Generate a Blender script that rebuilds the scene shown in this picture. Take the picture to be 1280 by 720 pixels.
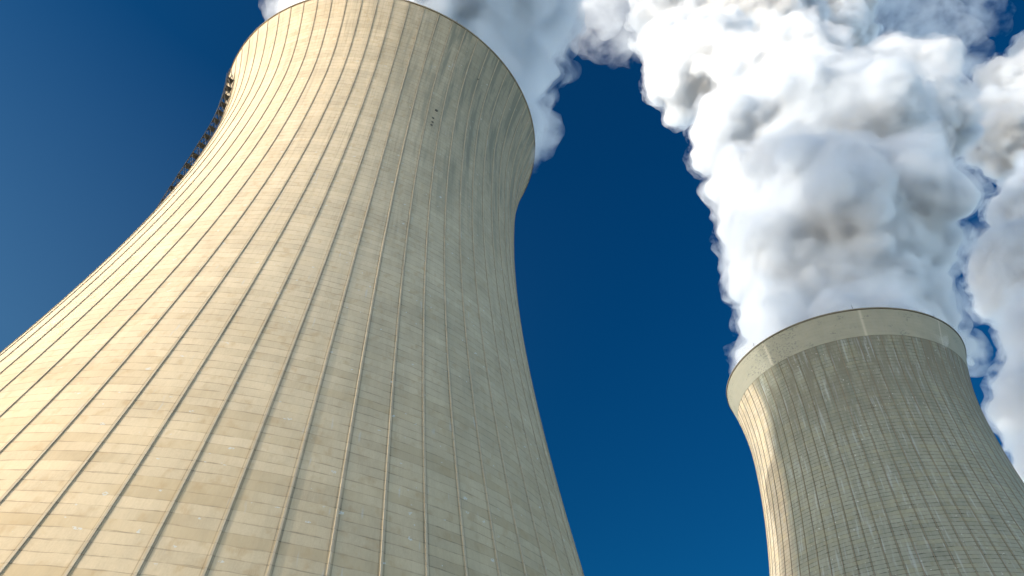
import bpy, bmesh, math, random
import numpy as np
from mathutils import Vector, Matrix, noise as mn

sc = bpy.context.scene
for o in list(bpy.data.objects):
    bpy.data.objects.remove(o)
col = sc.collection
R = math.radians

# ------------------------------------------------------------------ camera
PITCH, ROLL = 0.757432, 0.051520
cam_data = bpy.data.cameras.new('camera')
cam_data.sensor_width = 36.0
cam_data.lens = 853.72 / 1280 * 36
cam_data.clip_start = 0.5
cam_data.clip_end = 20000
cam = bpy.data.objects.new('camera', cam_data)
col.objects.link(cam)
cp, sp = math.cos(PITCH), math.sin(PITCH)
rx, up, fw = Vector((1, 0, 0)), Vector((0, -sp, cp)), Vector((0, cp, sp))
cr, sr = math.cos(ROLL), math.sin(ROLL)
X = rx * cr + up * sr
Y = rx * -sr + up * cr
Z = -fw
M = Matrix(((X.x, Y.x, Z.x, 0), (X.y, Y.y, Z.y, 0), (X.z, Y.z, Z.z, 1.7), (0, 0, 0, 1)))
cam.matrix_world = M
sc.camera = cam

# ------------------------------------------------------------------ light
SUN_AZ = 203.0      # direction towards the sun, degrees counter-clockwise from +X
SUN_EL = 17.0
GLOW = (0.22, 0.38, 0.46, 1)
SKY_HIGH = (0.003, 0.198, 0.360, 1)
SKY_MID = (0.010, 0.182, 0.310, 1)
world = bpy.data.worlds.new('World')
sc.world = world
world.use_nodes = True
wn = world.node_tree
wn.nodes.clear()
sky = wn.nodes.new('ShaderNodeTexSky')
sky.sky_type = 'NISHITA'
sky.sun_disc = False
sky.sun_elevation = R(SUN_EL)
sky.sun_rotation = R(90 - SUN_AZ)
sky.altitude = 0
sky.air_density = 1.0
sky.dust_density = 1.4
sky.ozone_density = 3.0
# deep polarised blue high up; unseen low band brightened as added fill light
tc = wn.nodes.new('ShaderNodeTexCoord')
sx = wn.nodes.new('ShaderNodeSeparateXYZ')
rp = wn.nodes.new('ShaderNodeValToRGB')
rp.color_ramp.interpolation = 'EASE'
e = rp.color_ramp.elements
e[0].position = 0.12; e[0].color = (4.6, 4.4, 4.45, 1)
e[1].position = 0.80; e[1].color = SKY_HIGH
m_ = e.new(0.34); m_.color = SKY_MID
mul = wn.nodes.new('ShaderNodeMix')
mul.data_type = 'RGBA'; mul.blend_type = 'MULTIPLY'
mul.inputs[0].default_value = 1.0
bg = wn.nodes.new('ShaderNodeBackground')
bg.inputs['Strength'].default_value = 0.15
wo = wn.nodes.new('ShaderNodeOutputWorld')
wn.links.new(tc.outputs['Generated'], sx.inputs[0])
wn.links.new(sx.outputs[2], rp.inputs[0])
wn.links.new(sky.outputs[0], mul.inputs[6])
wn.links.new(rp.outputs[0], mul.inputs[7])
# the air scatters more light on the side of the sun
dt = wn.nodes.new('ShaderNodeVectorMath'); dt.operation = 'DOT_PRODUCT'
dt.inputs[1].default_value = (math.cos(R(SUN_AZ)) * math.cos(R(SUN_EL)), math.sin(R(SUN_AZ)) * math.cos(R(SUN_EL)), math.sin(R(SUN_EL)))
wn.links.new(tc.outputs['Generated'], dt.inputs[0])
gl = wn.nodes.new('ShaderNodeMapRange'); gl.interpolation_type = 'SMOOTHSTEP'
gl.inputs[1].default_value = -0.25; gl.inputs[2].default_value = 0.65
gl.inputs[3].default_value = 0.0; gl.inputs[4].default_value = 1.0
wn.links.new(dt.outputs['Value'], gl.inputs[0])
ad = wn.nodes.new('ShaderNodeMix'); ad.data_type = 'RGBA'; ad.blend_type = 'ADD'
ad.inputs[7].default_value = GLOW
ge = wn.nodes.new('ShaderNodeMapRange')
ge.inputs[1].default_value = 0.80; ge.inputs[2].default_value = 0.50
ge.inputs[3].default_value = 0.06; ge.inputs[4].default_value = 1.0
wn.links.new(sx.outputs[2], ge.inputs[0])
gm = wn.nodes.new('ShaderNodeMath'); gm.operation = 'MULTIPLY'
wn.links.new(gl.outputs[0], gm.inputs[0]); wn.links.new(ge.outputs[0], gm.inputs[1])
wn.links.new(gm.outputs[0], ad.inputs[0])
wn.links.new(mul.outputs[2], ad.inputs[6])
wn.links.new(ad.outputs[2], bg.inputs[0])
wn.links.new(bg.outputs[0], wo.inputs[0])

sun_data = bpy.data.lights.new('sun', 'SUN')
sun_data.energy = 2.45
sun_data.angle = R(0.53)
sun_data.color = (1.0, 0.92, 0.80)
sun = bpy.data.objects.new('sun', sun_data)
col.objects.link(sun)
sd = Vector((math.cos(R(SUN_AZ)) * math.cos(R(SUN_EL)), math.sin(R(SUN_AZ)) * math.cos(R(SUN_EL)), math.sin(R(SUN_EL))))
sun.rotation_euler = sd.to_track_quat('Z', 'Y').to_euler()

vs = sc.view_settings
vs.view_transform = 'Standard'
vs.look = 'None'
vs.exposure = 0.68
vs.gamma = 1.0
vs.use_curve_mapping = False
cy = sc.cycles
cy.max_bounces = 24
cy.diffuse_bounces = 3
cy.glossy_bounces = 1
cy.volume_bounces = 20
cy.transparent_max_bounces = 16
cy.use_denoising = True
cy.use_adaptive_sampling = True
cy.adaptive_threshold = 0.02
cy.sample_clamp_indirect = 8

# ------------------------------------------------------------------ node helper
class NT:
    def __init__(s, name):
        s.m = bpy.data.materials.new(name)
        s.m.use_nodes = True
        s.t = s.m.node_tree
        s.t.nodes.clear()
        s.out = s.t.nodes.new('ShaderNodeOutputMaterial')
    def n(s, kind, **kw):
        nd = s.t.nodes.new('ShaderNode' + kind)
        for k, v in kw.items():
            setattr(nd, k, v)
        return nd
    def put(s, sock, v):
        if isinstance(v, bpy.types.NodeSocket):
            s.t.links.new(v, sock)
        else:
            sock.default_value = v
    def math(s, op, a, b=0.0, c=0.0, clamp=False):
        nd = s.n('Math', operation=op, use_clamp=clamp)
        s.put(nd.inputs[0], a); s.put(nd.inputs[1], b); s.put(nd.inputs[2], c)
        return nd.outputs[0]
    def ramp(s, v, lo, hi, a=0.0, b=1.0):
        nd = s.n('MapRange', interpolation_type='SMOOTHSTEP')
        s.put(nd.inputs[0], v)
        nd.inputs[1].default_value = lo; nd.inputs[2].default_value = hi
        nd.inputs[3].default_value = a; nd.inputs[4].default_value = b
        return nd.outputs[0]
    def xyz(s, x, y, z=0.0):
        nd = s.n('CombineXYZ')
        for i, v in enumerate((x, y, z)):
            s.put(nd.inputs[i], v)
        return nd.outputs[0]
    def noise(s, vec, scale=1.0, detail=3.0, rough=0.5, dist=0.0):
        nd = s.n('TexNoise')
        s.put(nd.inputs['Vector'], vec)
        nd.inputs['Scale'].default_value = scale
        nd.inputs['Detail'].default_value = detail
        nd.inputs['Roughness'].default_value = rough
        nd.inputs['Distortion'].default_value = dist
        return nd.outputs[0]
    def white(s, vec):
        nd = s.n('TexWhiteNoise', noise_dimensions='3D')
        s.put(nd.inputs['Vector'], vec)
        return nd.outputs['Value']
    def mix(s, fac, a, b, blend='MIX'):
        nd = s.n('Mix', data_type='RGBA', blend_type=blend)
        s.put(nd.inputs[0], fac)
        for i, v in ((6, a), (7, b)):
            if not isinstance(v, bpy.types.NodeSocket) and len(v) == 3:
                v = (*v, 1)
            s.put(nd.inputs[i], v)
        return nd.outputs[2]
    def scale(s, c, f):
        nd = s.n('VectorMath', operation='SCALE')
        s.put(nd.inputs[0], c); s.put(nd.inputs['Scale'], f)
        return nd.outputs[0]
    def finish(s, colr, rough=0.9, bump=None, bstr=0.3, bdist=0.05, spec=0.2):
        b = s.n('BsdfPrincipled')
        s.put(b.inputs['Base Color'], colr if isinstance(colr, bpy.types.NodeSocket) else (*colr, 1))
        b.inputs['Roughness'].default_value = rough
        b.inputs['Specular IOR Level'].default_value = spec
        if bump is not None:
            bn = s.n('Bump')
            bn.inputs['Strength'].default_value = bstr
            bn.inputs['Distance'].default_value = bdist
            s.put(bn.inputs['Height'], bump)
            s.t.links.new(bn.outputs[0], b.inputs['Normal'])
        s.t.links.new(b.outputs[0], s.out.inputs[0])
        return s.m

def simple(name, c, rough=0.7, metal=0.0, var=0.15, sc_=3.0):
    t = NT(name)
    g = t.n('TexCoord').outputs['Object']
    f = t.noise(g, sc_, 4)
    cc = t.mix(f, tuple(x * (1 - var) for x in c), tuple(min(1, x * (1 + var)) for x in c))
    m = t.finish(cc, rough)
    t.t.nodes['Principled BSDF'].inputs['Metallic'].default_value = metal
    return m

LIFT = 1.22

def shell_material(name, base, seed, kind, u0):
    """u counts bays between ribs, v counts the pours of concrete"""
    t = NT(name)
    uv = t.n('UVMap').outputs[0]
    sp_ = t.n('SeparateXYZ'); t.put(sp_.inputs[0], uv)
    u, v = sp_.outputs[0], sp_.outputs[1]
    fu, fv = t.math('FLOOR', u), t.math('FLOOR', v)
    # the joints wander a little
    wob = t.math('MULTIPLY', t.math('SUBTRACT', t.noise(t.xyz(t.math('MULTIPLY', u, 1.3), fv, seed), 1.0, 2), 0.5), 0.34)
    v2 = t.math('ADD', v, wob)
    fv2 = t.math('FLOOR', v2)
    fr = t.math('FRACT', v2)
    panel = t.white(t.xyz(fu, fv2, seed))
    third = t.white(t.xyz(t.math('FLOOR', t.math('MULTIPLY', u, 3.0)), fv2, seed + 2))
    row = t.white(t.xyz(3.0, fv2, seed))
    rown = t.noise(t.xyz(t.math('MULTIPLY', u, 0.15), t.math('MULTIPLY', fv2, 0.9), seed), 1.0, 3, 0.6)
    blot = t.noise(t.xyz(t.math('MULTIPLY', u, 0.5), t.math('MULTIPLY', v, 0.12), seed + 7), 1.0, 5, 0.6, 0.6)
    strk = t.noise(t.xyz(t.math('MULTIPLY', u, 14.0), t.math('MULTIPLY', v, 0.45), seed + 1), 1.0, 4, 0.65)
    strk2 = t.noise(t.xyz(t.math('MULTIPLY', u, 45.0), t.math('MULTIPLY', v, 1.5), seed + 5), 1.0, 3, 0.6)
    fine = t.noise(t.xyz(t.math('MULTIPLY', u, 22.0), t.math('MULTIPLY', v, 6.0), seed + 3), 1.0, 5, 0.7)
    f = t.math('ADD', 1.0, t.math('MULTIPLY', t.math('SUBTRACT', panel, 0.5), 0.03))
    f = t.math('ADD', f, t.math('MULTIPLY', t.math('SUBTRACT', third, 0.5), 0.015))
    f = t.math('ADD', f, t.math('MULTIPLY', t.math('SUBTRACT', row, 0.5), 0.07))
    f = t.math('ADD', f, t.math('MULTIPLY', t.math('SUBTRACT', rown, 0.5), 0.34))
    f = t.math('ADD', f, t.math('MULTIPLY', t.math('SUBTRACT', blot, 0.5), 0.55))
    f = t.math('ADD', f, t.math('MULTIPLY', t.math('SUBTRACT', strk, 0.5), 0.14))
    f = t.math('ADD', f, t.math('MULTIPLY', t.math('SUBTRACT', strk2, 0.5), 0.20))
    f = t.math('ADD', f, t.math('MULTIPLY', t.math('SUBTRACT', fine, 0.5), 0.26))
    runs = t.noise(t.xyz(t.math('MULTIPLY', u, 9.0), t.math('MULTIPLY', v, 0.05), seed + 15), 1.0, 4, 0.7)
    f = t.math('SUBTRACT', f, t.math('MULTIPLY', t.math('MULTIPLY', t.ramp(runs, 0.52, 0.68), t.ramp(v, 40, 110, 0.15, 1.0)), 0.22))
    # joint lines, broken and uneven
    jn = t.noise(t.xyz(t.math('MULTIPLY', u, 2.2), t.math('MULTIPLY', fv2, 3.7), seed + 9), 1.0, 3, 0.6)
    jw = 0.13 if kind == 'near' else 0.24
    line = t.math('MULTIPLY', t.ramp(t.math('ABSOLUTE', t.math('SUBTRACT', fr, 0.5)), 0.5 - jw * 0.55, 0.5), t.ramp(jn, 0.34, 0.66, 0.18, 1.0))
    f = t.math('SUBTRACT', f, t.math('MULTIPLY', line, 0.50 if kind == 'near' else 0.80))
    # vertical formwork joints beside each rib
    fru = t.math('FRACT', u)
    edge = t.math('MINIMUM', fru, t.math('SUBTRACT', 1.0, fru))
    vj = t.ramp(t.math('ABSOLUTE', t.math('SUBTRACT', edge, 0.060)), 0.0, 0.016 if kind == 'near' else 0.05, 1.0, 0.0)
    f = t.math('SUBTRACT', f, t.math('MULTIPLY', vj, 0.34 if kind == 'near' else 0.30))
    rib_edge = t.math('MULTIPLY', t.ramp(edge, 0.02, 0.11, 1.0, 0.0), t.ramp(t.noise(t.xyz(t.math('MULTIPLY', u, 3.0), t.math('MULTIPLY', v, 0.25), seed + 4), 1.0, 4), 0.35, 0.7))  # patchy darker strip close to each rib
    f = t.math('SUBTRACT', f, t.math('MULTIPLY', rib_edge, 0.22))
    c = t.scale(t.mix(0.0, base, base), f)
    # brown stains that start at a joint and run down inside one pour
    st = t.noise(t.xyz(t.math('MULTIPLY', u, 2.6), t.math('ADD', t.math('MULTIPLY', fv2, 1.2), t.math('MULTIPLY', v, 0.5)), seed + 11), 1.0, 3, 0.55)
    st = t.math('MULTIPLY', t.ramp(st, 0.52, 0.72), t.ramp(strk2, 0.32, 0.62, 0.3, 1.0))
    br = tuple(x * y for x, y in zip(base, (0.70, 0.58, 0.42)))
    c = t.mix(t.math('MULTIPLY', st, 0.5), c, br)
    # broad brown runs over whole pours low on the wall, tan runs higher up
    lw = t.noise(t.xyz(t.math('MULTIPLY', u, 0.22), t.math('MULTIPLY', fv2, 0.75), seed + 41), 1.0, 2, 0.5)
    lw = t.math('MULTIPLY', t.ramp(lw, 0.50, 0.62), t.ramp(v, 14, 55, 1.0, 0.25))
    lw = t.math('MULTIPLY', lw, t.ramp(fine, 0.3, 0.6, 0.55, 1.0))
    c = t.mix(t.math('MULTIPLY', lw, 0.50), c, tuple(x * y for x, y in zip(base, (0.74, 0.68, 0.56))))
    tn_ = t.noise(t.xyz(t.math('MULTIPLY', u, 0.45), t.math('MULTIPLY', fv2, 1.3), seed + 43), 1.0, 2, 0.5)
    c = t.mix(t.math('MULTIPLY', t.ramp(tn_, 0.52, 0.62), 0.5 if kind == 'far' else 0.10), c, tuple(x * y for x, y in zip(base, (1.1, 1.04, 0.88))))
    c = t.mix(t.ramp(v, 10, 70, 0.45, 0.0), c, t.mix(1.0, c, (1.0, 0.90, 0.74), 'MULTIPLY'))
    # greenish-grey weathering in long vertical runs, denser towards the rim
    high = t.ramp(v, 60, 132, 0.0, 1.0)
    wx = t.noise(t.xyz(t.math('MULTIPLY', u, 1.6), t.math('MULTIPLY', v, 0.05), seed + 13), 1.0, 5, 0.65)
    wx = t.math('MULTIPLY', t.ramp(wx, 0.44, 0.68), t.math('ADD', t.math('MULTIPLY', high, 0.75), 0.18 if kind == 'near' else 0.35))
    if kind == 'near':      # weathering thickened away from the sun, painting that side's shade darker
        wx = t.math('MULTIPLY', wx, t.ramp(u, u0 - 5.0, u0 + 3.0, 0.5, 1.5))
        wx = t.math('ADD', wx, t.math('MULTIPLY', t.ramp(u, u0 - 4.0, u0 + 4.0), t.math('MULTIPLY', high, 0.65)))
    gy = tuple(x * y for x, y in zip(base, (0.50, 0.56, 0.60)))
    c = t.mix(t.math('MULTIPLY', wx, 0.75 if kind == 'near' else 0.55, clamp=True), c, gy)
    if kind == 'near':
        # side away from the sun greyed in the colour, deepening its shade
        shade_side = t.noise(t.xyz(t.math('MULTIPLY', u, 0.6), t.math('MULTIPLY', v, 0.05), seed + 29), 1.0, 4, 0.6)
        shade_side = t.ramp(t.math('ADD', u, t.math('MULTIPLY', shade_side, 8.0)), u0 - 1.0, u0 + 8.0)
        c = t.mix(shade_side, c, t.mix(1.0, c, (0.76, 0.79, 0.79), 'MULTIPLY'))
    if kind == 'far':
        # grey weathering past the sunlit strip, also painted in to deepen its shade
        shade_side = t.noise(t.xyz(t.math('MULTIPLY', u, 0.5), t.math('MULTIPLY', v, 0.04), seed + 29), 1.0, 3)
        shade_side = t.ramp(t.math('ADD', u, t.math('MULTIPLY', shade_side, 3.0)), u0 - 7.3, u0 - 5.5)
        c = t.mix(shade_side, c, t.mix(1.0, c, (0.50, 0.61, 0.67), 'MULTIPLY'))
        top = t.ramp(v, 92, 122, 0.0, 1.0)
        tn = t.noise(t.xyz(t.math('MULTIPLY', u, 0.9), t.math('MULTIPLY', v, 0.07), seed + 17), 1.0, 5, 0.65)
        c = t.mix(t.math('MULTIPLY', t.math('MULTIPLY', t.math('MULTIPLY', top, shade_side), t.ramp(tn, 0.36, 0.60)), 0.9), c, tuple(x * y for x, y in zip(base, (0.34, 0.38, 0.40))))
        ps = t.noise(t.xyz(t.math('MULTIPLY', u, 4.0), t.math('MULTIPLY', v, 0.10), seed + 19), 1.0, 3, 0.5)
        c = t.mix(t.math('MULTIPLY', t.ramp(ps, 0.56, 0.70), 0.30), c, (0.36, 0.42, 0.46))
    # small pale repair patches
    pp = t.noise(t.xyz(t.math('MULTIPLY', u, 3.2), t.math('MULTIPLY', v, 1.3), seed + 21), 1.0, 2, 0.5)
    pk = t.noise(t.xyz(t.math('MULTIPLY', u, 30.0), t.math('MULTIPLY', v, 7.0), seed + 23), 1.0, 2, 0.5)
    c = t.mix(t.math('MULTIPLY', t.math('MULTIPLY', t.ramp(pp, 0.705, 0.72), t.ramp(pk, 0.40, 0.52)), 0.75), c, (0.50, 0.53, 0.52))
    ps2 = t.noise(t.xyz(t.math('MULTIPLY', u, 5.0), t.math('MULTIPLY', v, 0.22), seed + 27), 1.0, 2, 0.5)
    c = t.mix(t.math('MULTIPLY', t.ramp(ps2, 0.68, 0.76), 0.3), c, (0.40, 0.45, 0.48))
    h = t.math('SUBTRACT', t.math('MULTIPLY', fine, 0.4), t.math('MULTIPLY', line, 0.8))
    h = t.math('ADD', h, t.math('MULTIPLY', panel, 0.35))
    return t.finish(c, 0.92, h, 0.35, 0.04, 0.15)

def rib_material(name, base):
    t = NT(name)
    g = t.n('TexCoord').outputs['Object']
    oi = t.n('ObjectInfo').outputs['Random']
    sp_ = t.n('SeparateXYZ'); t.put(sp_.inputs[0], g)
    z = sp_.outputs[2]
    a = t.noise(t.xyz(t.math('MULTIPLY', oi, 91.0), 0.0, z), 0.6, 4, 0.6)
    b = t.white(t.xyz(t.math('MULTIPLY', oi, 91.0), 0.0, t.math('FLOOR', t.math('DIVIDE', z, LIFT))))
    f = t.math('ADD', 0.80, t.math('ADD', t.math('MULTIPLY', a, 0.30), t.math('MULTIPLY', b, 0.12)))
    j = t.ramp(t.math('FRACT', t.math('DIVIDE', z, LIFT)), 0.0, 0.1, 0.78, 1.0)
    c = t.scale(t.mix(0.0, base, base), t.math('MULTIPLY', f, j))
    return t.finish(c, 0.9)

# ------------------------------------------------------------------ object helpers
def mesh_obj(name, verts, faces, mat, parent=None, uvs=None, smooth=False):
    me = bpy.data.meshes.new(name)
    me.from_pydata([tuple(v) for v in verts], [], faces)
    if uvs is not None:
        l = me.uv_layers.new(name='UVMap')
        l.data.foreach_set('uv', np.asarray(uvs, 'f').ravel())
    me.materials.append(mat)
    if smooth:
        me.shade_smooth()
    me.update()
    o = bpy.data.objects.new(name, me)
    col.objects.link(o)
    if parent:
        o.parent = parent
    return o

class MB:
    """collects boxes and tubes for one mesh"""
    def __init__(s): s.v = []; s.f = []
    def box(s, c, ex, ey, ez):
        """c centre, ex/ey/ez half-extent vectors"""
        b = len(s.v); c = Vector(c)
        for i in (-1, 1):
            for j in (-1, 1):
                for k in (-1, 1):
                    s.v.append(c + ex * i + ey * j + ez * k)
        for q in ((0, 1, 3, 2), (4, 6, 7, 5), (0, 4, 5, 1), (2, 3, 7, 6), (0, 2, 6, 4), (1, 5, 7, 3)):
            s.f.append(tuple(b + i for i in q))
    def bar(s, a, b, r, n=6):
        a, b = Vector(a), Vector(b); d = (b - a).normalized()
        x = d.orthogonal().normalized(); y = d.cross(x)
        k = len(s.v)
        for p in (a, b):
            for i in range(n):
                t = 2 * math.pi * i / n
                s.v.append(p + (x * math.cos(t) + y * math.sin(t)) * r)
        for i in range(n):
            j = (i + 1) % n
            s.f.append((k + i, k + j, k + n + j, k + n + i))
        s.f.append(tuple(k + i for i in reversed(range(n)))); s.f.append(tuple(k + n + i for i in range(n)))
    def build(s, name, mat, parent=None):
        return mesh_obj(name, s.v, s.f, mat, parent)

def tag(o, label=None, cat=None, group=None, kind=None):
    if label: o['label'] = label
    if cat: o['category'] = cat
    if group: o['group'] = group
    if kind: o['kind'] = kind

# ------------------------------------------------------------------ ground
t = NT('dry grass and gravel')
g = t.n('TexCoord').outputs['Object']
n1 = t.noise(g, 0.02, 6, 0.6); n2 = t.noise(g, 0.8, 5, 0.6)
gc = t.mix(t.ramp(n1, 0.4, 0.6), (0.30, 0.27, 0.21), (0.24, 0.23, 0.16))
gc = t.mix(t.math('MULTIPLY', n2, 0.4), gc, (0.36, 0.32, 0.24))
ground = mesh_obj('ground', [(-6000, -6000, 0), (6000, -6000, 0), (6000, 6000, 0), (-6000, 6000, 0)], [(0, 1, 2, 3)], t.finish(gc, 0.95))
tag(ground, kind='structure')

# ------------------------------------------------------------------ cooling towers
HT = 165.0
def prof(z):
    d = z - 134.4255
    return 38.9702 * math.sqrt(1 + (d / (98.469 if d < 0 else 60.556)) ** 2)
NR = 73
DL = 2 * math.pi / NR

def ring_shell(name, r_of, zs, nseg, th0, mat, parent, thick, uvfn):
    """closed double-walled shell of revolution with flat formwork facets"""
    V, F, UV = [], [], []
    nz = len(zs)
    ths = [th0 + 2 * math.pi * i / nseg for i in range(nseg)]
    for inner in (0, 1):
        for z in zs:
            r = r_of(z) - (thick if inner else 0)
            for a in ths:
                V.append((r * math.cos(a), r * math.sin(a), z))
    off = nz * nseg
    for k in range(nz - 1):
        for i in range(nseg):
            j = (i + 1) % nseg
            a, b, c, d = k * nseg + i, k * nseg + j, (k + 1) * nseg + j, (k + 1) * nseg + i
            F.append((a, b, c, d))
            UV += [uvfn(i, zs[k]), uvfn(i + 1, zs[k]), uvfn(i + 1, zs[k + 1]), uvfn(i, zs[k + 1])]
            F.append((off + a, off + d, off + c, off + b))
            UV += [uvfn(i, zs[k]), uvfn(i, zs[k + 1]), uvfn(i + 1, zs[k + 1]), uvfn(i + 1, zs[k])]
    for k, rev in ((0, True), (nz - 1, False)):
        for i in range(nseg):
            j = (i + 1) % nseg
            q = (k * nseg + i, k * nseg + j, off + k * nseg + j, off + k * nseg + i)
            F.append(q[::-1] if rev else q)
            uq = [uvfn(i, zs[k]), uvfn(i + 1, zs[k]), uvfn(i + 1, zs[k]), uvfn(i, zs[k])]
            UV += uq
    return mesh_obj(name, V, F, mat, parent, UV)

def rib_mesh(z0, z1, w, h, sink=0.25):
    V, F = [], []
    zs = [z0 + (z1 - z0) * i / 110 for i in range(111)]
    for z in zs:
        r = prof(z)
        ri, ro = r - sink, r + h
        V += [(ri, -w / 2, z), (ro, -w / 2 * 0.8, z), (ro, w / 2 * 0.8, z), (ri, w / 2, z)]
    for k in range(len(zs) - 1):
        a = 4 * k
        F += [(a, a + 1, a + 5, a + 4), (a + 1, a + 2, a + 6, a + 5), (a + 2, a + 3, a + 7, a + 6)]
    F += [(3, 2, 1, 0), tuple(len(V) - 4 + i for i in range(4))]
    return V, F

def tower(name, label, loc, th0, base, kind, seed, rib_w, rib_h, ztop_ribs):
    root = bpy.data.objects.new(name, None)
    col.objects.link(root)
    root.location = (*loc, 0)
    tag(root, label, 'cooling tower', 'cooling towers')
    zs = [i * LIFT for i in range(int(HT / LIFT) + 1)]
    if HT - zs[-1] > 0.3: zs.append(HT)
    else: zs[-1] = HT
    # facet 0 starts at rib 0 turned to the far side, so that the seam of the map is at the back
    back = round((math.pi / 2 - th0) / DL)
    start = th0 + back * DL
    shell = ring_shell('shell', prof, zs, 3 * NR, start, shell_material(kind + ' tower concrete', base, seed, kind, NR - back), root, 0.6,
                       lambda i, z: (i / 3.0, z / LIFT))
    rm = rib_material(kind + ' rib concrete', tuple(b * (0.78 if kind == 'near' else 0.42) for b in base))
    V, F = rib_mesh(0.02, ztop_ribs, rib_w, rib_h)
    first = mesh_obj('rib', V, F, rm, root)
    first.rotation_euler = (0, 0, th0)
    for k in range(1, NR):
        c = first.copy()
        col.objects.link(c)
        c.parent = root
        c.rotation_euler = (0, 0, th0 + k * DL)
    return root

def rod(parent, th, mat, h=1.8, r=None, z=HT, lean=0.0):
    m = MB()
    rr = (r or prof(z)) - 0.3
    p = Vector((rr * math.cos(th), rr * math.sin(th), z - 0.05))
    m.bar(p, p + Vector((lean, 0, h)), 0.07)
    m.bar(p, p + Vector((0, 0, 0.35)), 0.2, 8)
    m.bar(p + Vector((0, 0, h * 0.55)), p + Vector((0.35 * math.cos(th), 0.35 * math.sin(th), h * 0.55)), 0.05)
    return m.build('lightning_rod', mat, parent)

dark_steel = simple('dark galvanised steel', (0.075, 0.08, 0.085), 0.6, 0.3)
cap_mat = simple('weathered rim concrete', (0.17, 0.155, 0.12), 0.9)
hole_mat = simple('dark opening', (0.10, 0.10, 0.09), 0.9)

TH_L = -1.05993
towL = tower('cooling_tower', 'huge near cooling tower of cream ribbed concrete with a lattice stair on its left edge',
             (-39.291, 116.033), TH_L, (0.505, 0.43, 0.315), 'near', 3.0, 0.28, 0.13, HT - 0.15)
TH_R = R(-127.0)
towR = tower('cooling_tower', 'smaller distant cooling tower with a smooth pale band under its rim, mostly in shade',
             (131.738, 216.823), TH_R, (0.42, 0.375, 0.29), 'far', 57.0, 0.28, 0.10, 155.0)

# rim lips
def lip(parent, drop, out, mat):
    V, F = [], []
    n = 219
    r = prof(HT)
    for i in range(n):
        a = 2 * math.pi * i / n
        for rr, zz in ((r - 0.9, HT + 0.02), (r - 0.9, HT + 0.22), (r + out, HT + 0.22), (r + out, HT - drop), (r + 0.01, HT - drop)):
            V.append((rr * math.cos(a), rr * math.sin(a), zz))
    for i in range(n):
        j = (i + 1) % n
        for k in range(4):
            F.append((i * 5 + k, i * 5 + k + 1, j * 5 + k + 1, j * 5 + k))
        F.append((i * 5 + 4, i * 5, j * 5, j * 5 + 4))
    return mesh_obj('rim', V, F, mat, parent)
lip(towL, 0.12, 0.24, simple('pale rim concrete', (0.34, 0.29, 0.22), 0.9))
lip(towR, 0.25, 0.28, cap_mat)
for th in (-59.4, -14.1, 40, 100, 160, 205):
    rod(towL, R(th), dark_steel, 2.6)
for th in (-105.8, -155.5, -65.6, -20, 40, 110):
    rod(towR, R(th), dark_steel, 2.6)

# the smooth band of the far tower
t = NT('smooth pale band concrete')
uv = t.n('UVMap').outputs[0]
s_ = t.n('SeparateXYZ'); t.put(s_.inputs[0], uv)
u, v = s_.outputs[0], s_.outputs[1]       # u degrees, v metres above the band's foot
a = t.noise(t.xyz(t.math('MULTIPLY', u, 0.12), t.math('MULTIPLY', v, 0.3), 4.0), 1.0, 5, 0.6)
b = t.noise(t.xyz(t.math('MULTIPLY', u, 1.2), t.math('MULTIPLY', v, 0.15), 9.0), 1.0, 4, 0.6)
c = t.mix(a, (0.19, 0.20, 0.17), (0.30, 0.30, 0.24))
c = t.mix(t.math('MULTIPLY', t.ramp(b, 0.4, 0.65), 0.45), c, (0.25, 0.26, 0.23))
for uc, w in ((-103.6, 1.1), (-64.0, 0.9), (-150.0, 1.2)):
    f = t.ramp(t.math('ABSOLUTE', t.math('SUBTRACT', u, uc)), 0.0, w, 1.0, 0.0)
    c = t.mix(t.math('MULTIPLY', f, 0.55), c, (0.43, 0.42, 0.35))
# dark peeling patches, clustered
cl = t.noise(t.xyz(t.math('MULTIPLY', u, 0.10), t.math('MULTIPLY', v, 0.22), 31.0), 1.0, 2, 0.5)
cl = t.math('ADD', cl, t.ramp(t.math('ABSOLUTE', t.math('ADD', u, 147.0)), 4.0, 22.0, 0.14, -0.05))
pk = t.noise(t.xyz(t.math('MULTIPLY', u, 0.9), t.math('MULTIPLY', v, 1.6), 33.0), 1.0, 4, 0.7)
pe = t.math('MULTIPLY', t.ramp(cl, 0.50, 0.60), t.ramp(pk, 0.54, 0.58))
c = t.mix(t.math('MULTIPLY', pe, 0.8), c, (0.12, 0.14, 0.13))
hl = t.ramp(t.math('FRACT', t.math('DIVIDE', v, 1.22)), 0.0, 0.12, 0.90, 1.0)
c = t.scale(c, hl)
bzs = [155.0 + 9.6 * i / 8 for i in range(9)]
nb = 219
ring_shell('rim_band', lambda z: prof(z) + 0.09, bzs, nb, math.pi / 2, t.finish(c, 0.85, pk, 0.15, 0.05), towR, 0.08,
           lambda i, z: (90.0 + i * 360.0 / nb - 360.0, z - 155.0))

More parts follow.
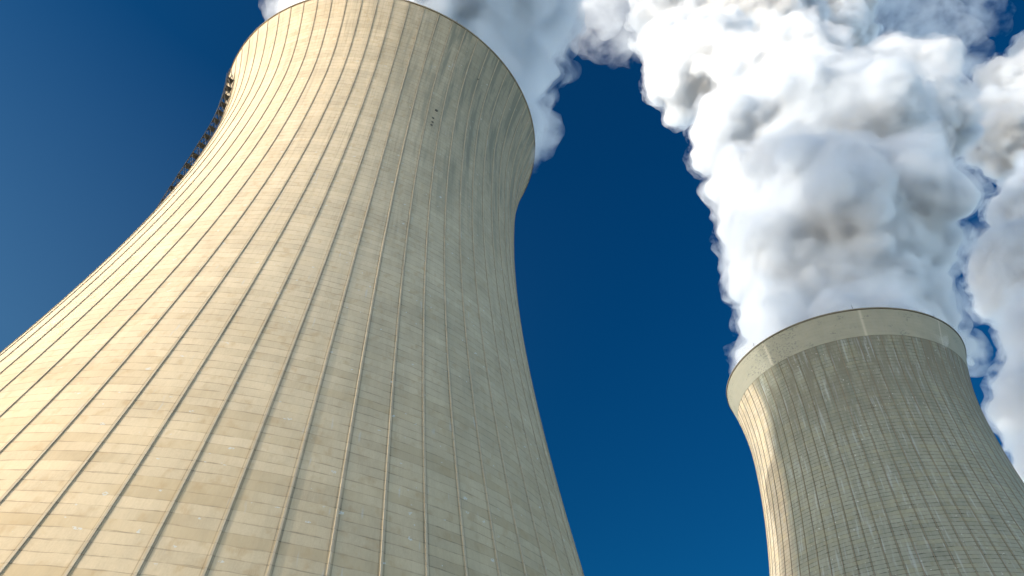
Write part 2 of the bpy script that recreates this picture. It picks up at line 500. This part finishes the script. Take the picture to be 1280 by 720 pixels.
# small openings and fixings on the near tower
def on_shell(th, z, out=0.0):
    r = prof(z) * math.cos(DL / 6) + out
    return Vector((r * math.cos(th), r * math.sin(th), z))
def frame_at(th, z):
    n = Vector((math.cos(th), math.sin(th), 0)); t_ = Vector((-math.sin(th), math.cos(th), 0))
    return n, t_, Vector((0, 0, 1))
def vent(th, z, r):
    n, t_, k = frame_at(th, z)
    m = MB(); p = on_shell(th, z)
    m.bar(p - n * 0.3, p + n * 0.12, r, 16)
    m.bar(p + n * 0.05, p + n * 0.2, r * 0.55, 12)
    return m.build('vent_cap', hole_mat, towL)
vent(R(-58.0), 132.6, 0.36)
vent(R(-46.0), 153.2, 0.24)
for dz, dt in ((-3.4, 0.0), (-5.0, 0.1), (-6.2, -0.1)):
    th = R(-58.6) + dt * 0.01
    n, t_, k = frame_at(th, 132.6 + dz)
    m = MB(); m.box(on_shell(th, 132.6 + dz, 0.05), n * 0.08, t_ * 0.24, k * 0.2)
    m.build('bracket', hole_mat, towL)

# ------------------------------------------------------------------ stair on the left edge
# it climbs the shell at a slant, from landing to landing
SZ = [0, 96, 108, 118, 130, 166]
ST = [-166, -162, -155, -148.5, -144.5, -144]
def fr(z):
    th = R(float(np.interp(z, SZ, ST)))
    return frame_at(th, z)
stair = MB()
lev = [1.0 + 3.2 * i for i in range(50)]
W, D = 0.75, 1.8
def sp_pt(z, side, out):
    n, t_, k = fr(z)
    return n * (prof(min(z, HT)) + out) + t_ * (side * W) + Vector((0, 0, z))
for a, b in zip(lev[:-1], lev[1:]):
    for s in (-1, 1):
        stair.bar(sp_pt(a, s, D), sp_pt(b, s, D), 0.055, 5)
        stair.bar(sp_pt(a, s, -0.1), sp_pt(a, s, D), 0.055, 5)
        stair.bar(sp_pt(a, s, 0.3), sp_pt(b, s, D), 0.045, 5)
        stair.bar(sp_pt(a + 1.1, s, 0.3), sp_pt(a + 1.1, s, D), 0.035, 4)
        stair.bar(sp_pt(a, s, 0.35), sp_pt(b, s, 0.35), 0.045, 5)
    stair.bar(sp_pt(a, -1, D), sp_pt(b, 1, D), 0.04, 5)
    stair.bar(sp_pt(a + 1.1, -1, D), sp_pt(a + 1.1, 1, D), 0.035, 4)
    stair.bar(sp_pt(a, -1, D), sp_pt(a, 1, D), 0.05, 5)
so = stair.build('stair_frame', dark_steel, towL)
for i, (a, b) in enumerate(zip(lev[:-1], lev[1:])):
    n, t_, k = fr(a)
    m = MB()
    m.box(n * (prof(a) + D * 0.5 + 0.15) + Vector((0, 0, a)), n * (D * 0.42), t_ * W * 0.95, k * 0.04)
    m.build('landing', dark_steel, so)
    m = MB()
    s = 1 if i % 2 else -1
    for q in range(9):                       # treads and risers as one folded sheet
        for e_ in (0, 1):
            f0 = (q + e_) / 9
            zz = a + (b - a) * (q + 0.5) / 9
            n, t_, k = fr(zz)
            o_ = 0.45 + (D - 0.65) * (f0 if s > 0 else 1 - f0)
            for w_ in (0.1, 0.65):
                m.v.append(n * (prof(zz) + o_) + t_ * (w_ * s) + Vector((0, 0, zz)))
    for q in range(17):
        m.f.append((2 * q, 2 * q + 1, 2 * q + 3, 2 * q + 2))
    m.build('stair_flight', dark_steel, so)

# ------------------------------------------------------------------ steam
def steam_material(name, dens, aniso=0.5, ragged=None, step=0.1):
    m = bpy.data.materials.new(name)
    m.use_nodes = True
    nt = m.node_tree; nt.nodes.clear()
    out = nt.nodes.new('ShaderNodeOutputMaterial')
    pv = nt.nodes.new('ShaderNodeVolumePrincipled')
    pv.inputs['Color'].default_value = (0.920, 0.940, 0.964, 1)
    pv.inputs['Density'].default_value = dens
    pv.inputs['Anisotropy'].default_value = aniso
    nt.links.new(pv.outputs[0], out.inputs['Volume'])
    if ragged is None:
        m.cycles.homogeneous_volume = True
    else:
        size, lo, hi = ragged
        g = nt.nodes.new('ShaderNodeNewGeometry')
        nz = nt.nodes.new('ShaderNodeTexNoise')
        nz.inputs['Scale'].default_value = 1.0 / size
        nz.inputs['Detail'].default_value = 4.0
        nz.inputs['Roughness'].default_value = 0.62
        nz.inputs['Distortion'].default_value = 0.3
        mr = nt.nodes.new('ShaderNodeMapRange')
        mr.inputs[1].default_value = lo; mr.inputs[2].default_value = hi
        mr.inputs[3].default_value = 0.0; mr.inputs[4].default_value = dens
        nt.links.new(g.outputs['Position'], nz.inputs['Vector'])
        nt.links.new(nz.outputs[0], mr.inputs[0])
        nt.links.new(mr.outputs[0], pv.inputs['Density'])
        m.cycles.volume_step_rate = step
    return m
steam_core = steam_material('dense steam', 0.42)
steam_mid = steam_material('soft steam', 0.06)
steam_out = steam_material('thin outer steam', 0.16, ragged=(15.0, 0.45, 0.70), step=0.12)
thin = steam_material('thin steam', 0.040, ragged=(34.0, 0.45, 0.75))

def unproj(px, py, yd):
    """a point of the air, at the depth yd, seen at px, py; only used to lay out the puffs"""
    x, y = (px - 640) / 853.72, -(py - 360) / 853.72
    d = X * x + Y * y - Z
    tt = yd / d.y
    return Vector((0, 0, 1.7)) + d * tt, tt

ico_cache = {}
def ico(sub):
    if sub not in ico_cache:
        bm = bmesh.new()
        bmesh.ops.create_icosphere(bm, subdivisions=sub, radius=1.0)
        ico_cache[sub] = (np.array([v.co[:] for v in bm.verts]), np.array([[v.index for v in f.verts] for f in bm.faces]))
        bm.free()
    return ico_cache[sub]

def cauliflower(name, puffs, mat, seed, voxel, parent=None, k1=20, k2=6, disp=(5.0, 2.0), f1=(0.28, 0.60)):
    """union of billows carrying smaller billows carrying smaller ones"""
    rng = random.Random(seed)
    S = []
    for (c, r) in puffs:
        S.append((c, r * 0.95, 3))
        for _ in range(k1):
            d = Vector((rng.gauss(0, 1), rng.gauss(0, 1), rng.gauss(0, 1))).normalized()
            r1 = r * rng.uniform(*f1)
            c1 = c + d * (r - r1 * rng.uniform(0.6, 1.0))
            S.append((c1, r1, 2))
            for _ in range(k2):
                e = (d + Vector((rng.gauss(0, .6), rng.gauss(0, .6), rng.gauss(0, .6)))).normalized()
                r2 = r1 * rng.uniform(0.25, 0.5)
                S.append((c1 + e * (r1 - r2 * rng.uniform(0.2, 0.8)), r2, 2 if r2 > 4 else 1))
    V, F, off = [], [], 0
    for c, r, sub in S:
        v, f = ico(sub)
        V.append(v * r + np.array(c[:])); F.append(f + off); off += len(v)
    V = np.concatenate(V); F = np.concatenate(F)
    me = bpy.data.meshes.new(name)
    me.vertices.add(len(V)); me.vertices.foreach_set('co', V.astype('f').ravel())
    me.loops.add(F.size); me.loops.foreach_set('vertex_index', F.astype('i').ravel())
    me.polygons.add(len(F)); me.polygons.foreach_set('loop_start', np.arange(0, F.size, 3, dtype='i'))
    me.update(calc_edges=True)
    o = bpy.data.objects.new(name, me)
    col.objects.link(o)
    m = o.modifiers.new('union', 'REMESH'); m.mode = 'VOXEL'; m.voxel_size = voxel
    m = o.modifiers.new('soften', 'SMOOTH'); m.iterations = 1; m.factor = 0.5
    for i, (st, sz) in enumerate(zip(disp, (26.0, 7.0, 3.0))):
        tx = bpy.data.textures.new('%s billow %d' % (name, i), 'CLOUDS')
        tx.noise_scale = sz; tx.noise_depth = 4
        m = o.modifiers.new('billow', 'DISPLACE'); m.texture = tx; m.texture_coords = 'GLOBAL'
        m.strength = st; m.mid_level = 0.5
    m = o.modifiers.new('union again', 'REMESH'); m.mode = 'VOXEL'; m.voxel_size = voxel
    # bake the modifiers into the mesh, so that the object is a plain mesh
    dg = bpy.context.evaluated_depsgraph_get()
    baked = bpy.data.meshes.new_from_object(o.evaluated_get(dg))
    o.modifiers.clear()
    o.data = baked
    baked.name = name
    baked.materials.clear(); baked.materials.append(mat)
    baked.shade_smooth()
    if parent: o.parent = parent
    return o

def puffs(lst):
    out = []
    for px, py, yd, rp in lst:
        p, tt = unproj(px, py, yd)
        out.append((p, rp * tt / 853.72))
    return out

def mouth(cx, cy, n, rad, r0, z, seed):
    rng = random.Random(seed)
    return [(Vector((cx + rad * math.cos(2 * math.pi * i / n), cy + rad * math.sin(2 * math.pi * i / n), z + rng.uniform(-2, 3))), r0 * rng.uniform(0.85, 1.1)) for i in range(n)]

LX, LY = -39.29, 116.03
RX, RY = 131.74, 216.82
def plume(P, seed, voxel, label):
    root = cauliflower('steam_plume', [(c, r + 2.5) for c, r in P], steam_out, seed, voxel * 1.2, disp=(12.0, 9.0))
    cauliflower('soft_billows', [(c, r - 0.5) for c, r in P], steam_mid, seed, voxel, root, disp=(5.0, 4.0, 1.5))
    cauliflower('dense_billows', [(c, r - 2.0) for c, r in P], steam_core, seed, voxel * 0.8, root, disp=(4.5, 5.0, 2.4))
    tag(root, label, 'steam plume', 'steam plumes')
    return root
# plume of the far tower
P2 = mouth(RX, RY, 10, 28, 14, 171, 1) + [(Vector((RX, RY, 166)), 24)]
P2 += puffs([
    (985, 400, 218, 60), (1055, 370, 215, 88), (1130, 380, 218, 60), (992, 330, 222, 78), (1100, 310, 222, 76),
    (1050, 290, 212, 118), (976, 250, 226, 82), (1122, 230, 228, 62), (940, 170, 236, 76),
    (1050, 180, 226, 112), (1132, 150, 236, 72), (985, 120, 240, 92), (1120, 110, 244, 66),
    (1206, 430, 232, 15), (1212, 452, 236, 10),
    (880, 90, 262, 66), (848, 62, 270, 48), (935, 30, 266, 84), (1020, 20, 290, 70), (878, -10, 275, 78),
    (960, -60, 285, 100)])
plume(P2, 11, 1.4, 'tall white billowing steam column rising out of the distant tower with the pale band')
# plume of the near tower
P1 = mouth(LX, LY, 9, 24, 12, 167, 2) + [(Vector((LX, LY, 166)), 26)]
P1 += [(Vector((LX + 4, LY - 7, 186)), 33), (Vector((LX + 9, LY - 19, 211)), 34), (Vector((LX + 14, LY - 26, 234)), 37),
       (Vector((LX + 22, LY - 14, 258)), 38)]
P1 += puffs([
    (560, 70, 110, 78), (600, 120, 113, 62), (632, 152, 115, 50), (638, 185, 118, 32), (650, 85, 112, 48), (662, 25, 112, 52),
    (672, -30, 112, 60), (425, 15, 100, 66), (500, -20, 106, 90), (590, -20, 110, 80), (600, -110, 110, 90), (450, -70, 102, 70)])
plume(P1, 5, 1.2, 'white steam pouring out behind the rim of the huge near cooling tower')
# plume at the right edge
P3 = puffs([
    (1305, 135, 330, 76), (1268, 165, 330, 54), (1345, 60, 340, 56), (1315, 250, 325, 54), (1303, 345, 320, 72), (1262, 318, 322, 34),
    (1330, 430, 315, 66), (1300, 410, 315, 38), (1302, 515, 310, 54), (1318, 585, 305, 48), (1380, 300, 325, 100), (1385, 480, 315, 90), (1390, 160, 330, 100)])
plume(P3, 8, 1.7, 'bright white steam plume cut off by the right edge beyond the distant tower')
# thin ragged veils
PV = puffs([(1120, 30, 330, 70), (1185, 15, 330, 60), (1060, 0, 330, 70), (1180, 60, 330, 46), (1225, 100, 330, 30), (765, 5, 260, 74), (750, -60, 260, 90),
            (1215, 320, 300, 22), (1212, 380, 300, 20), (1225, 290, 300, 24)])
veil = cauliflower('steam_veil', PV, thin, 21, 2.0, disp=(14.0, 6.0))
tag(veil, 'thin grey translucent veil of steam drifting at the top between the white columns', 'steam cloud', kind='stuff')
